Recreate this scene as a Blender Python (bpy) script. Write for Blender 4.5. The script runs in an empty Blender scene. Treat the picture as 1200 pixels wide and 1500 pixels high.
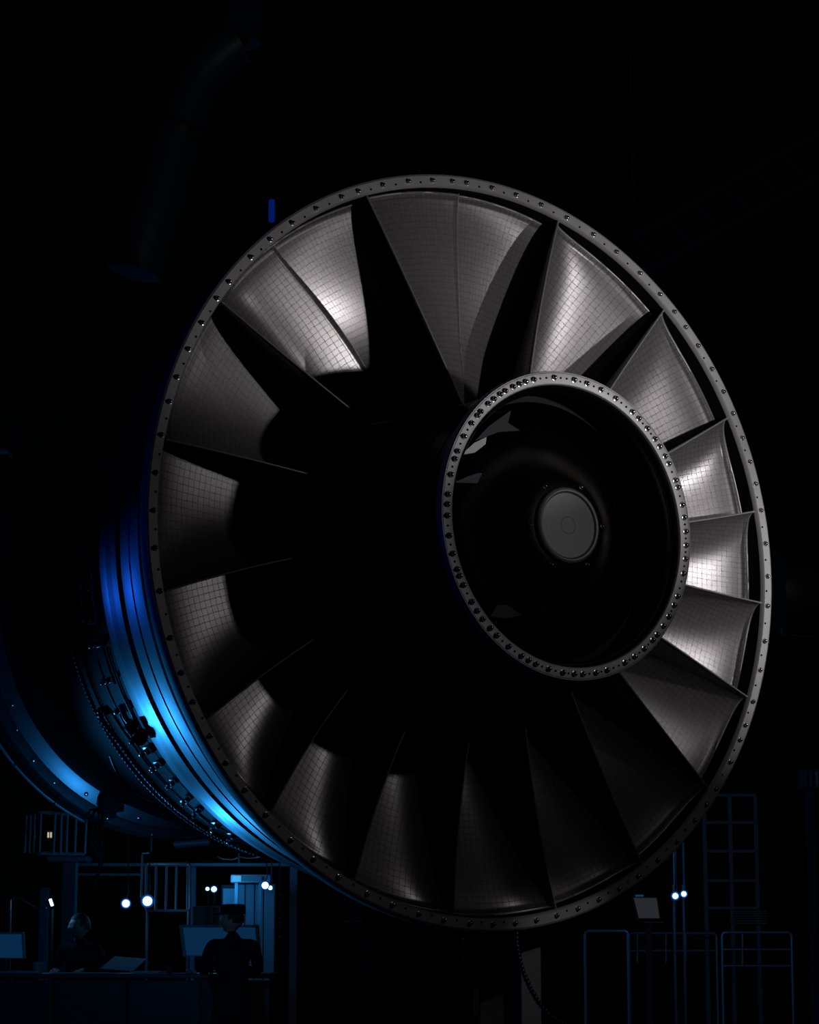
import bpy, bmesh, math, random
from mathutils import Vector, Matrix
R_ = 1.5                      # outer radius of the intake ring in metres
EYE = 1.3
F = 3500.0
PITCH = 0.18246842
PHI = 0.58720008
CX, CY, CZ = 0.20288011*R_, 6.18555296*R_, 1.05352845*R_ + EYE
sc = bpy.context.scene
C = sc.collection
rnd = random.Random(7)
rad = math.radians

# ---------------------------------------------------------------- camera
cam_d = bpy.data.cameras.new('camera'); cam = bpy.data.objects.new('camera', cam_d); C.objects.link(cam)
cam.location = (0, 0, EYE); cam.rotation_euler = (math.pi/2 + PITCH, 0, 0)
cam_d.sensor_fit = 'HORIZONTAL'; cam_d.sensor_width = 36.0; cam_d.lens = 36.0*F/1200.0
cam_d.clip_start = 0.1; cam_d.clip_end = 200
sc.camera = cam

def at(px, py, Y):
    """world point that the pixel (px, py) sees at world depth Y"""
    x = (px-600)/F; z = -(py-750)/F
    c, s = math.cos(PITCH), math.sin(PITCH)
    d = Vector((x, c - z*s, s + z*c))
    k = Y/d.y
    return Vector((d.x*k, Y, EYE + d.z*k))
def mpp(Y, py=1300):          # metres per pixel at depth Y
    return (at(601, py, Y)-at(600, py, Y)).length

# engine frame: local x = right along the disc, local y = backwards along the axis, local z = up
ENG = Matrix.Translation((CX, CY, 0)) @ Matrix.Rotation(PHI, 4, 'Z')
def eng(r, th, z):            # r, z in ring radii, th in degrees, z forward -> engine-local metres
    a = rad(th)
    return Vector((R_*r*math.cos(a), -R_*z, CZ + R_*r*math.sin(a)))
def engw(x, y, z):            # local x, up from centre, forward (ring radii) -> world
    return ENG @ Vector((R_*x, -R_*z, CZ + R_*y))

# ---------------------------------------------------------------- world and light
sc.view_settings.view_transform = 'Standard'; sc.view_settings.look = 'None'
sc.view_settings.gamma = 1.0; sc.view_settings.use_curve_mapping = False
sc.view_settings.exposure = 0.0
w = bpy.data.worlds.new('dark_hall'); sc.world = w; w.use_nodes = True
w.node_tree.nodes['Background'].inputs['Color'].default_value = (0.0004, 0.0008, 0.002, 1)
w.node_tree.nodes['Background'].inputs['Strength'].default_value = 1.0

def spot(name, loc, aim, power, col, size, blend, radius):
    d = bpy.data.lights.new(name, 'SPOT'); d.energy = power; d.color = col
    d.spot_size = rad(size); d.spot_blend = blend; d.shadow_soft_size = radius
    o = bpy.data.objects.new(name, d); C.objects.link(o); o.location = loc
    o.rotation_euler = (Vector(aim)-Vector(loc)).to_track_quat('-Z', 'Y').to_euler()
    return o
def area(name, loc, aim, power, col, sx, sy):
    d = bpy.data.lights.new(name, 'AREA'); d.energy = power; d.color = col
    d.shape = 'RECTANGLE'; d.size = sx; d.size_y = sy
    o = bpy.data.objects.new(name, d); C.objects.link(o); o.location = loc
    o.rotation_euler = (Vector(aim)-Vector(loc)).to_track_quat('-Z', 'Y').to_euler()
    return o
def point(name, loc, power, col, radius):
    d = bpy.data.lights.new(name, 'POINT'); d.energy = power; d.color = col; d.shadow_soft_size = radius
    o = bpy.data.objects.new(name, d); C.objects.link(o); o.location = loc
    return o
KEY = engw(0.52, 0.14, 1.60)
WARM = (1.0, 0.96, 0.97)
spot('key_work_light', KEY, engw(1.25, 1.05, 0.0), 88, WARM, 108, 1.0, 0.03)
spot('key_second_light', engw(0.56, 0.20, 1.62), engw(0.0, 0.5, 0.0), 6.5, WARM, 150, 1.0, 0.03)
spot('added_top_light', engw(0.54, 0.17, 1.66), engw(-0.42, 0.58, -0.1), 42, WARM, 38, 1.0, 0.03)  # added narrow spot that strengthens the highlight on the upper-left vanes
spot('added_upper_right_light', engw(1.7, 0.75, 1.5), engw(0.36, 0.55, 0.0), 26, WARM, 36, 1.0, 0.03)  # added spot for highlights near the upper-right leading edges
spot('added_stand_light', engw(0.5, 0.1, 1.7), at(779, 1440, 9.62), 26, WARM, 12, 1.0, 0.03)  # added spot that only brightens the stand column
spot('added_right_light', engw(1.75, 0.16, 1.50), engw(0.95, -0.05, 0.0), 56, WARM, 34, 1.0, 0.03)  # added spot that makes the highlights on the right-hand vanes
BLUE = (0.03, 0.38, 1.0)
DEEP = (0.01, 0.05, 1.0)
spot('blue_flood_light', engw(-1.2, -1.25, -3.0), engw(-0.70, -0.64, -0.25), 170, BLUE, 26, 1.0, 0.10)
spot('blue_low_light', engw(-0.26, -1.5, -2.3), engw(-0.55, -0.76, -0.3), 50, BLUE, 26, 1.0, 0.07)
spot('blue_rear_light', engw(-1.5, -0.10, -3.0), engw(-0.95, -0.17, -0.2), 30, (0.01, 0.14, 1.0), 11, 1.0, 0.05)
spot('blue_ring_light', engw(-0.52, -1.60, -0.70), engw(-0.42, -0.58, -1.70), 26, BLUE, 50, 1.0, 0.08)
area('blue_side_light', engw(-3.0, -0.15, -0.45), engw(-0.4, -0.1, 0.3), 1.6, DEEP, 0.12, 0.12)
point('blue_room_light', at(150, 1200, 17.0), 30, BLUE, 0.2)
point('blue_hall_light', at(330, 1290, 25.0), 14, BLUE, 0.2)
point('blue_far_light', at(1010, 1250, 23.0), 3, BLUE, 0.2)

# ---------------------------------------------------------------- materials
def mat(name, col, rough=0.5, metal=0.0, spec=0.5, noise=0.0, nscale=8.0, bump=0.0, coat=0.0):
    m = bpy.data.materials.new(name); m.use_nodes = True
    nt = m.node_tree; b = nt.nodes['Principled BSDF']
    b.inputs['Base Color'].default_value = (*col, 1); b.inputs['Roughness'].default_value = rough
    b.inputs['Metallic'].default_value = metal; b.inputs['Specular IOR Level'].default_value = spec
    b.inputs['Coat Weight'].default_value = coat
    tc = nt.nodes.new('ShaderNodeTexCoord'); n = nt.nodes.new('ShaderNodeTexNoise')
    n.inputs['Scale'].default_value = nscale; n.inputs['Detail'].default_value = 4
    nt.links.new(tc.outputs['Object'], n.inputs['Vector'])
    if noise:
        mx = nt.nodes.new('ShaderNodeMix'); mx.data_type = 'RGBA'
        mx.inputs[6].default_value = (*[c*(1-noise) for c in col], 1); mx.inputs[7].default_value = (*[min(1, c*(1+noise)) for c in col], 1)
        nt.links.new(n.outputs['Fac'], mx.inputs[0]); nt.links.new(mx.outputs[2], b.inputs['Base Color'])
    if bump:
        bp = nt.nodes.new('ShaderNodeBump'); bp.inputs['Strength'].default_value = bump; bp.inputs['Distance'].default_value = 0.01
        nt.links.new(n.outputs['Fac'], bp.inputs['Height']); nt.links.new(bp.outputs['Normal'], b.inputs['Normal'])
    return m
def emit(name, col, s):
    m = bpy.data.materials.new(name); m.use_nodes = True; b = m.node_tree.nodes['Principled BSDF']
    b.inputs['Base Color'].default_value = (0, 0, 0, 1)
    b.inputs['Emission Color'].default_value = (*col, 1); b.inputs['Emission Strength'].default_value = s
    return m

def blade_material():
    m = bpy.data.materials.new('gridded_satin_metal'); m.use_nodes = True
    nt = m.node_tree; b = nt.nodes['Principled BSDF']
    b.inputs['Metallic'].default_value = 0.6
    uv = nt.nodes.new('ShaderNodeUVMap'); uv.uv_map = 'UVMap'
    nz = nt.nodes.new('ShaderNodeTexNoise'); nz.inputs['Scale'].default_value = 0.8; nz.inputs['Detail'].default_value = 3
    nt.links.new(uv.outputs['UV'], nz.inputs['Vector'])
    add = nt.nodes.new('ShaderNodeMixRGB'); add.blend_type = 'LINEAR_LIGHT'; add.inputs[0].default_value = 0.09
    nt.links.new(uv.outputs['UV'], add.inputs[1]); nt.links.new(nz.outputs['Color'], add.inputs[2])
    br = nt.nodes.new('ShaderNodeTexBrick')
    br.inputs['Scale'].default_value = 1.0; br.inputs['Mortar Size'].default_value = 0.038
    br.inputs['Mortar Smooth'].default_value = 0.35
    br.inputs['Brick Width'].default_value = 1.0; br.inputs['Row Height'].default_value = 1.0
    br.offset = 0.0
    br.inputs['Color1'].default_value = (0.30, 0.285, 0.295, 1); br.inputs['Color2'].default_value = (0.33, 0.315, 0.32, 1)
    br.inputs['Mortar'].default_value = (0.07, 0.065, 0.068, 1)
    nt.links.new(add.outputs[0], br.inputs['Vector'])
    nt.links.new(br.outputs['Color'], b.inputs['Base Color'])
    n2 = nt.nodes.new('ShaderNodeTexNoise'); n2.inputs['Scale'].default_value = 3.0; n2.inputs['Detail'].default_value = 5
    nt.links.new(uv.outputs['UV'], n2.inputs['Vector'])
    mr = nt.nodes.new('ShaderNodeMapRange'); mr.inputs[3].default_value = 0.25; mr.inputs[4].default_value = 0.31
    nt.links.new(n2.outputs['Fac'], mr.inputs[0])
    rm = nt.nodes.new('ShaderNodeMath'); rm.operation = 'MULTIPLY_ADD'; rm.inputs[1].default_value = 0.25
    nt.links.new(br.outputs['Fac'], rm.inputs[0]); nt.links.new(mr.outputs[0], rm.inputs[2]); nt.links.new(rm.outputs[0], b.inputs['Roughness'])
    bp = nt.nodes.new('ShaderNodeBump'); bp.inputs['Strength'].default_value = 0.06; bp.inputs['Distance'].default_value = 0.004
    nt.links.new(br.outputs['Fac'], bp.inputs['Height']); bp.invert = True
    nt.links.new(bp.outputs['Normal'], b.inputs['Normal'])
    return m
M = {
 'blade': blade_material(),
 'ring': mat('satin_grey_flange', (0.50, 0.50, 0.505), 0.55, 0.5, noise=0.12, nscale=14, bump=0.05),
 'lip': mat('polished_lip_metal', (0.62, 0.58, 0.56), 0.17, 1.0),
 'edge': mat('bare_edge_metal', (0.50, 0.48, 0.47), 0.45, 0.6),
 'bolt': mat('bolt_steel', (0.62, 0.61, 0.62), 0.22, 1.0),
 'cap': mat('machined_cap_metal', (0.36, 0.36, 0.365), 0.5, 0.5, noise=0.05, nscale=30),
 'gloss': mat('satin_black_paint', (0.003, 0.003, 0.004), 0.38, 0.0, spec=0.12),
 'hubblack': mat('dark_hub_metal', (0.006, 0.006, 0.008), 0.18, 0.2, spec=0.4),
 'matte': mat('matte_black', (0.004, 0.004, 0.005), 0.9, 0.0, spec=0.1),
 'case': mat('brushed_casing_metal', (0.30, 0.32, 0.36), 0.34, 0.9, noise=0.1, nscale=5, bump=0.03),
 'darkcase': mat('dark_casing_metal', (0.02, 0.022, 0.026), 0.5, 0.5, noise=0.2, nscale=6),
 'blackcase': mat('black_casing_coating', (0.006, 0.007, 0.009), 0.6, 0.0, spec=0.25, noise=0.2),
 'hose': mat('braided_hose_steel', (0.16, 0.16, 0.20), 0.35, 0.9),
 'rubber': mat('black_rubber', (0.02, 0.02, 0.02), 0.7, 0.0, spec=0.3),
 'red': mat('dark_red_cable', (0.12, 0.008, 0.006), 0.5),
 'paint': mat('grey_stand_paint', (0.13, 0.13, 0.135), 0.6, 0.0, noise=0.15, nscale=4, bump=0.05),
 'darkpaint': mat('dark_stand_paint', (0.03, 0.03, 0.034), 0.7, 0.0, noise=0.15),
 'duct': mat('dark_duct_paint', (0.035, 0.045, 0.07), 0.45, 0.2, noise=0.2),
 'floor': mat('concrete_floor', (0.04, 0.04, 0.042), 0.7, 0.0, noise=0.25, nscale=2, bump=0.1),
 'wall': mat('dark_hall_wall', (0.03, 0.032, 0.036), 0.8, 0.0, noise=0.25, nscale=1.2, bump=0.1),
 'steel': mat('painted_blue_grey_steel', (0.16, 0.18, 0.21), 0.5, 0.2, noise=0.15, nscale=5),
 'rail': mat('light_rail_steel', (0.42, 0.45, 0.5), 0.4, 0.4, noise=0.1),
 'desk': mat('dark_desk_laminate', (0.03, 0.033, 0.04), 0.35, 0.0, noise=0.2),
 'paper': mat('white_paper', (0.55, 0.58, 0.62), 0.8),
 'plastic': mat('pale_monitor_plastic', (0.30, 0.32, 0.35), 0.5),
 'dplastic': mat('dark_plastic', (0.02, 0.02, 0.022), 0.5),
 'cloth': mat('dark_work_cloth', (0.012, 0.012, 0.015), 0.9, noise=0.2, nscale=20, spec=0.1),
 'skin': mat('skin', (0.42, 0.24, 0.18), 0.55),
 'hair': mat('dark_hair', (0.012, 0.010, 0.009), 0.7, noise=0.3, nscale=60),
 'lampcore': emit('lamp_core', (0.45, 0.86, 1.0), 6.0),
 'lamphalo': emit('lamp_halo_glow', (0.0, 0.12, 0.75), 0.35),  # glow put on the rim in place of the lamp's soft halo
 'screen': emit('monitor_screen_glow', (0.002, 0.021, 0.062), 1.0),
 'screen2': emit('grey_screen_glow', (0.018, 0.020, 0.024), 1.0),
 'strip': emit('lit_panel_glow', (0.05, 0.32, 0.62), 1.0),
 'stripdim': emit('dim_panel_glow', (0.004, 0.035, 0.09), 1.0),
 'warm': emit('warm_indicator_glow', (0.55, 0.50, 0.36), 0.9),
 'bluelens': emit('blue_lens_glow', (0.0, 0.03, 0.35), 0.3),
}

# ---------------------------------------------------------------- mesh helpers
def obj(name, bm, m, parent=None, smooth=None, loc=None):
    me = bpy.data.meshes.new(name); bm.normal_update(); bm.to_mesh(me); bm.free()
    me.materials.append(m)
    if smooth is not None:
        for p in me.polygons: p.use_smooth = True
        if smooth < 180:
            me.set_sharp_from_angle(angle=rad(smooth))
    o = bpy.data.objects.new(name, me); C.objects.link(o)
    if parent is not None: o.parent = parent
    if loc is not None: o.location = loc
    return o
def tag(o, label=None, cat=None, group=None, kind=None):
    if label: o['label'] = label
    if cat: o['category'] = cat
    if group: o['group'] = group
    if kind: o['kind'] = kind
    return o
def thing(name, label, cat, loc=(0, 0, 0), rz=0, group=None):
    o = bpy.data.objects.new(name, None); C.objects.link(o); o.location = loc; o.rotation_euler = (0, 0, rz)
    o.empty_display_size = 0.1
    return tag(o, label, cat, group)
def dup(o, parent=None):
    c = o.copy(); C.objects.link(c); c.parent = parent
    for ch in o.children: dup(ch, c)
    return c
def box(bm, c, s, bevel=0.0, rot=None):
    r = bmesh.ops.create_cube(bm, size=1.0)
    vs = r['verts']; mt = Matrix.Translation(c) @ (rot.to_4x4() if rot else Matrix.Identity(4)) @ Matrix.Diagonal((*s, 1))
    bmesh.ops.transform(bm, matrix=mt, verts=vs)
    if bevel:
        es = list({e for v in vs for e in v.link_edges})
        bmesh.ops.bevel(bm, geom=es, offset=bevel, segments=2, affect='EDGES', profile=0.5)
def nb(): return bmesh.new()
def tube(bm, pts, r, n=8, closed=False, cap=True):
    pts = [Vector(p) for p in pts]; rings = []
    N = len(pts); up = Vector((0, 0, 1))
    rs = r if isinstance(r, (list, tuple)) else [r]*N
    prev = None
    for i, p in enumerate(pts):
        if closed: t = pts[(i+1) % N]-pts[i-1]
        else: t = pts[min(i+1, N-1)]-pts[max(i-1, 0)]
        t.normalize()
        if prev is None:
            a = t.cross(up)
            if a.length < 1e-3: a = t.cross(Vector((1, 0, 0)))
        else:
            a = prev - t*prev.dot(t)
        a.normalize(); prev = a; b = t.cross(a)
        rings.append([bm.verts.new(p + (a*math.cos(k*2*math.pi/n)+b*math.sin(k*2*math.pi/n))*rs[i]) for k in range(n)])
    for i in range(N if closed else N-1):
        A, B = rings[i], rings[(i+1) % N]
        for k in range(n): bm.faces.new((A[k], A[(k+1) % n], B[(k+1) % n], B[k]))
    if cap and not closed:
        bm.faces.new(rings[0][::-1]); bm.faces.new(rings[-1])
def revolve(bm, prof, n=160, closed_prof=False):
    """prof: list of (r, z) in ring radii; z forward"""
    rings = []
    for r, z in prof:
        rings.append([bm.verts.new(eng(r, 360.0*k/n, z)) for k in range(n)])
    m = len(prof)
    for i in range(m if closed_prof else m-1):
        A, B = rings[i], rings[(i+1) % m]
        for k in range(n):
            bm.faces.new((A[k], A[(k+1) % n], B[(k+1) % n], B[k]))
    return rings
def lathe(bm, prof, n=24, axis='Z'):
    """small lathe about local z: prof (r, z)"""
    rings = []
    for r, z in prof:
        if r < 1e-6: rings.append([bm.verts.new((0, 0, z))])
        else: rings.append([bm.verts.new((r*math.cos(2*math.pi*k/n), r*math.sin(2*math.pi*k/n), z)) for k in range(n)])
    for A, B in zip(rings, rings[1:]):
        for k in range(n):
            a, b, c, d = A[k % len(A)], A[(k+1) % len(A)], B[(k+1) % len(B)], B[k % len(B)]
            f = []
            for v in (a, b, c, d):
                if v not in f: f.append(v)
            if len(f) > 2: bm.faces.new(f)

# ---------------------------------------------------------------- the hall
def struct(name, bm, m):
    o = obj(name, bm, m); o['kind'] = 'structure'; return o
HX0, HX1, HY0, HY1, HZ = -16.0, 16.0, -4.0, 34.0, 14.0
b = nb(); box(b, ((HX0+HX1)/2, (HY0+HY1)/2, -0.1), (HX1-HX0, HY1-HY0, 0.2)); struct('floor', b, M['floor'])
b = nb(); box(b, ((HX0+HX1)/2, (HY0+HY1)/2, HZ+0.1), (HX1-HX0, HY1-HY0, 0.2)); struct('ceiling', b, M['wall'])
b = nb(); box(b, ((HX0+HX1)/2, HY1+0.1, HZ/2), (HX1-HX0, 0.2, HZ)); struct('wall_back', b, M['wall'])
b = nb(); box(b, (HX0-0.1, (HY0+HY1)/2, HZ/2), (0.2, HY1-HY0, HZ)); struct('wall_left', b, M['wall'])
b = nb(); box(b, (HX1+0.1, (HY0+HY1)/2, HZ/2), (0.2, HY1-HY0, HZ)); struct('wall_right', b, M['wall'])
b = nb(); box(b, ((HX0+HX1)/2, HY0-0.1, HZ/2), (HX1-HX0, 0.2, HZ)); struct('wall_front', b, M['wall'])

# ---------------------------------------------------------------- the engine
engine = thing('jet_engine', 'huge jet engine on a stand with gridded metal vanes around an open bolted hub', 'engine', (CX, CY, 0), PHI)

# intake ring (front flange)
b = nb()
revolve(b, [(0.915, -0.23), (0.966, -0.10), (0.966, -0.012), (0.9685, -0.004), (0.972, 0.0), (0.995, 0.0), (1.0, -0.003), (1.002, -0.008), (1.002, -0.034), (0.985, -0.036)], 240)
ring = obj('intake_ring', b, M['ring'], engine, smooth=30)
b = nb(); revolve(b, [(0.9655, -0.012), (0.9655, -0.10), (0.9145, -0.229)], 200)
obj('duct_liner', b, M['matte'], ring, smooth=30)

def bolt_mesh(r, h):
    bm = nb()
    lathe(bm, [(r*1.45, 0), (r*1.45, h*0.22), (r*1.15, h*0.26)], 14)
    lathe(bm, [(r, h*0.2), (r, h*0.62), (r*0.86, h*0.84), (r*0.5, h*0.96), (0, h)], 12)
    return bm
def oriented(o, pos, nrm):
    o.location = pos; o.rotation_euler = Vector(nrm).to_track_quat('Z', 'Y').to_euler()
RB = [132.8,127.9,122.8,117.6,114.3,109.5,104.6,100.0,96.2,93.5,88.6,83.9,78.9,73.6,67.9,62.7,57.1,52.0,48.1,44.8,41.0,36.4,32.1,28.1,23.7,19.5,15.7,11.2,5.6,0.1,-4.9,-10.9,-15.9,-21.5,-25.8,-28.6,-32.9,-38.4,-41.7,-45.3,-50.4,-55.4,-60.1,-64.4,-68.8,-73.1,-77.3,-81.2,-85.2,-89.3,-93.5,-98.2,-102.7,-107.5,-112.1,-117.5,-122.4,-127.0,-132.4,-137.2,-142.0,-146.5,-151.9,-156.3,-161.4,-168.1,-174.2,-179.5,175.1,169.5,164.4,160.5,155.8,151.1,146.4,143.0,137.4]
bo = None
for th in RB:
    if bo is None: bo = obj('bolt', bolt_mesh(0.0075, 0.016), M['bolt'], ring, smooth=40); o = bo
    else: o = bo.copy(); C.objects.link(o); o.parent = ring
    oriented(o, eng(0.9815, th, -0.0005), (0, -1, 0))
# small plugged holes between the bolts
pb = nb(); lathe(pb, [(0.0042, 0), (0.0042, 0.002), (0, 0.0022)], 8)
pl = None
for i, th in enumerate(RB):
    t2 = RB[(i+1) % len(RB)]; d = (th-t2) % 360
    if d > 4.0:
        if pl is None: pl = obj('hole_plug', pb, M['matte'], ring); o = pl
        else: o = pl.copy(); C.objects.link(o); o.parent = ring
        oriented(o, eng(0.9775, th-d*0.5, 0.0), (0, -1, 0))

# vanes: leading edges as (angle at the rim, angle at the hub)
LE = [(112.8,111.3),(93.5,94.7),(74.8,78.7),(49.6,50.7),(27.8,27.2),(11.2,9.6),(-4.5,-5.6),(-21.1,-21.2),(-39.1,-39.6),(-58.1,-60.7),(-76.9,-82.6),(-96.3,-102.7),(-114.7,-122.9),(-131.9,-142.3),(-148.7,-154.8),(-168.0,-173.3),(-190.2,-192.1),(-213.9,-212.3),(-229.7,-243.2)]
R0, R1 = 0.372, 0.964
KZ = 0.15
def le_ang(i, r):
    k = i % len(LE); wrap = -360.0*(i//len(LE))
    a, c = LE[k]; f = (R1-r)/(R1-R0)
    return a + (c-a)*f + wrap
def z_le(r): return -0.006 + KZ*(R1-r)
def Hd(r):
    d = R1-r
    return 0.070 + 0.26*min(d, 0.42) + 0.10*max(d-0.42, 0) - 0.020*math.exp(-d/0.05)
def drop(i, x, H):
    x = min(x, 1.0)
    if i == 0: return H*(0.30*(1-(1-x)**4)**0.5 + 0.35*x)
    if i == 1: return 0.65*H + 0.004 + (0.35*H-0.004)*x
    if i == 17: return H*(1.40*(1-(1-x)**5)**0.5 - 0.22*x)
    if i == 18: return H*(1.18-0.24*x) + 0.0015
    p = 4.4
    return H*(1-(1-x)**p)**0.5
def vane(i):
    nxt_flush = (i+1) % 19 in (1, 18)      # this vane runs up flush to the next seam
    flush = i in (1, 18)
    bm = nb(); uvl = bm.loops.layers.uv.new('UVMap')
    NU, NV = 30, 26
    grid = []; uvs = []
    for v in range(NV+1):
        r = R0 + (R1-0.002-R0)*v/NV
        a0, a1 = le_ang(i, r), le_ang(i+1, r)
        row = []; ruv = []; arc = 0; last = None
        H = Hd(r)
        for u in range(NU+1):
            x = (u/NU)**1.8
            dz = drop(i, x, H)
            ext = 1.0 if nxt_flush else 1.06
            p = eng(r, a0 + (a1-a0)*x*ext, z_le(r)-dz)
            row.append(bm.verts.new(p))
            if last is not None: arc += (p-last).length
            last = p; ruv.append(arc)
        grid.append(row); uvs.append([(q/max(arc, 1e-6)*20, v/NV*36) for q in ruv])
    for v in range(NV):
        for u in range(NU):
            f = bm.faces.new((grid[v][u], grid[v+1][u], grid[v+1][u+1], grid[v][u+1]))
            for l, (vv, uu) in zip(f.loops, ((v, u), (v+1, u), (v+1, u+1), (v, u+1))):
                l[uvl].uv = uvs[vv][uu]
    o = obj('vane', bm, M['blade'], engine, smooth=180)
    md = o.modifiers.new('thickness', 'SOLIDIFY'); md.thickness = 0.006; md.offset = 0
    # polished leading edge
    bm = nb()
    er = 0.0018 if flush else 0.0042
    pts = [eng(R0+(R1-R0)*k/20, le_ang(i, R0+(R1-R0)*k/20), z_le(R0+(R1-R0)*k/20) - (Hd(R0+(R1-R0)*k/20)*(0.65 if i == 1 else 1.18)-0.001 if flush else 0.0)) for k in range(21)]
    tube(bm, pts, er, 8)
    obj('leading_edge', bm, M['edge'], o, smooth=60)
    # thin seal strip along the tip
    bm = nb(); pts = []
    for u in range(NU+1):
        x = (u/NU)**1.4; r = R1-0.006; H = Hd(r)
        a0, a1 = le_ang(i, r), le_ang(i+1, r)
        dz = drop(i, x, H)
        pts.append(eng(r, a0+(a1-a0)*x, z_le(r)-dz+0.002))
    tube(bm, pts, 0.0045, 6)
    obj('tip_seal', bm, M['edge'], o, smooth=60)
    return o
for i in range(19): vane(i)
# bulkhead behind the vanes
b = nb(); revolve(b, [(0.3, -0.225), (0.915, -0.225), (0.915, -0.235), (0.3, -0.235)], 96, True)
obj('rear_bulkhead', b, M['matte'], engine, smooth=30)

# hub barrel and flange
b = nb()
prof = [(0.368, -0.23)]
for zz in (-0.10, 0.02, 0.12, 0.20, 0.27, 0.31):
    prof += [(0.370, zz-0.004), (0.366, zz-0.002), (0.366, zz+0.002), (0.370, zz+0.004)]
prof += [(0.370, 0.336), (0.377, 0.338)]
revolve(b, prof, 128); barrel = obj('hub_barrel', b, M['hubblack'], engine, smooth=35)
b = nb()
revolve(b, [(0.377, 0.333), (0.3905, 0.335), (0.3925, 0.339), (0.3925, 0.356), (0.3905, 0.361), (0.3885, 0.361), (0.3875, 0.3595), (0.3865, 0.361), (0.362, 0.361), (0.359, 0.3595), (0.357, 0.354)], 180)
flange = obj('hub_flange', b, M['ring'], engine, smooth=30)
b = nb(); revolve(b, [(0.357, 0.3545), (0.350, 0.350), (0.3445, 0.343), (0.341, 0.333), (0.3405, 0.322), (0.3585, 0.320)], 180)
obj('hub_lip', b, M['lip'], flange, smooth=30)
HB = [107.3,97.2,87.5,81.2,74.1,66.4,57.1,53.2,47.7,42.3,38.7,34.2,30.9,23.7,20.8,13.6,8.6,2.9,-2.6,-8.1,-14.2,-24.1,-28.2,-33.7,-38.5,-43.4,-46.7,-52.2,-58.2,-63.7,-73.1,-78.7,-85.1,-89.1,-94.6,-101.4,-107.5,-111.1,-114.7,-121.3,-127.9,-131.8,-136.4,-140.2,-144.2,-151.2,-154.9,-157.5,-163.5,-170.3,-177.8,178.0,174.2,166.5,160.1,156.8,150.1,143.6,139.4,137.1,132.2,128.8,125.1,122.2,118.0,114.6,111.4]
bo = None
for th in HB:
    if bo is None: bo = obj('bolt', bolt_mesh(0.0082, 0.017), M['bolt'], flange, smooth=40); o = bo
    else: o = bo.copy(); C.objects.link(o); o.parent = flange
    oriented(o, eng(0.3745, th, 0.3605), (0, -1, 0))
HBs = sorted(HB)
for i, th in enumerate(HBs):
    d = (HBs[(i+1) % len(HBs)]-th) % 360
    if d > 5.0:
        for q in ((0.5,) if d < 8 else (0.36, 0.66)):
            o = pl.copy(); C.objects.link(o); o.parent = flange
            oriented(o, eng(0.3745, th+d*q, 0.361), (0, -1, 0))
# hub interior: dark inner sleeve, inner shoulder, glossy dome, centre cap
b = nb(); revolve(b, [(0.3585, 0.322), (0.3585, 0.255), (0.350, 0.245), (0.335, 0.243), (0.333, 0.235), (0.333, 0.12), (0.30, 0.10)], 160)
obj('inner_sleeve', b, M['gloss'], engine, smooth=30)
b = nb()
dome = [(0.333, 0.10), (0.325, 0.14), (0.30, 0.19), (0.26, 0.24), (0.21, 0.285), (0.165, 0.318), (0.135, 0.334), (0.120, 0.340), (0.105, 0.3435), (0.0, 0.344)]
revolve(b, dome, 128); obj('spinner_dome', b, M['gloss'], engine, smooth=25)
b = nb()
revolve(b, [(0.097, 0.342), (0.097, 0.350), (0.095, 0.3545), (0.090, 0.357), (0.0865, 0.3565), (0.082, 0.352), (0.0, 0.352)], 96)
cap = obj('centre_cap', b, M['cap'], engine, smooth=25)
for k, rr in enumerate((0.022, 0.046, 0.070)):
    b = nb(); n = 64
    hw = 0.0007 if k == 0 else 0.0003
    revolve(b, [(rr-hw, 0.3519), (rr-hw*0.5, 0.35215), (rr+hw*0.5, 0.35215), (rr+hw, 0.3519)], n)
    obj('scribed_ring', b, M['darkcase'] if k == 0 else M['cap'], cap)
bo = None
for k in range(6):
    th = 5.0+60*k
    if bo is None: bo = obj('bolt', bolt_mesh(0.0062, 0.012), M['bolt'], engine, smooth=40); o = bo
    else: o = bo.copy(); C.objects.link(o); o.parent = engine
    oriented(o, eng(0.1145, th, 0.3435), (0, -1, 0))
# plates added on the spinner dome in the shape of its reflections
for pts, m in (([(0.30,162),(0.268,155),(0.246,149.5),(0.205,141),(0.165,135),(0.150,134.5)], 'darkcase'),
               ([(0.293,-127.2),(0.255,-127.4),(0.230,-120),(0.205,-111.4),(0.237,-109.8),(0.267,-118.4)], 'darkcase'),
               ([(0.312,148),(0.300,138),(0.288,130),(0.276,133),(0.283,141.6)], 'cap'),
               ([(0.302,137),(0.306,126),(0.318,110),(0.290,114),(0.262,108),(0.280,122)], 'darkcase')):
    b = nb(); v0 = [b.verts.new(eng(r, t, 0.262)) for r, t in pts]; v1 = [b.verts.new(eng(r, t, 0.225 if m == 'cap' else 0.235)) for r, t in pts]
    b.faces.new(v0); b.faces.new(v1[::-1]); n = len(pts)
    for k in range(n): b.faces.new((v0[k], v0[(k+1) % n], v1[(k+1) % n], v1[k]))
    bmesh.ops.recalc_face_normals(b, faces=b.faces)
    obj('reflection_plate', b, M[m], engine)
# ribs added to imitate the ridged reflection low inside the hub
b = nb()
for k in range(9):
    th = -124+k*2.4
    tube(b, [eng(0.268, th, 0.245), eng(0.318, th, 0.245)], 0.0035, 6)
obj('reflection_ribs', b, M['darkcase'], engine, smooth=60)

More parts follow.
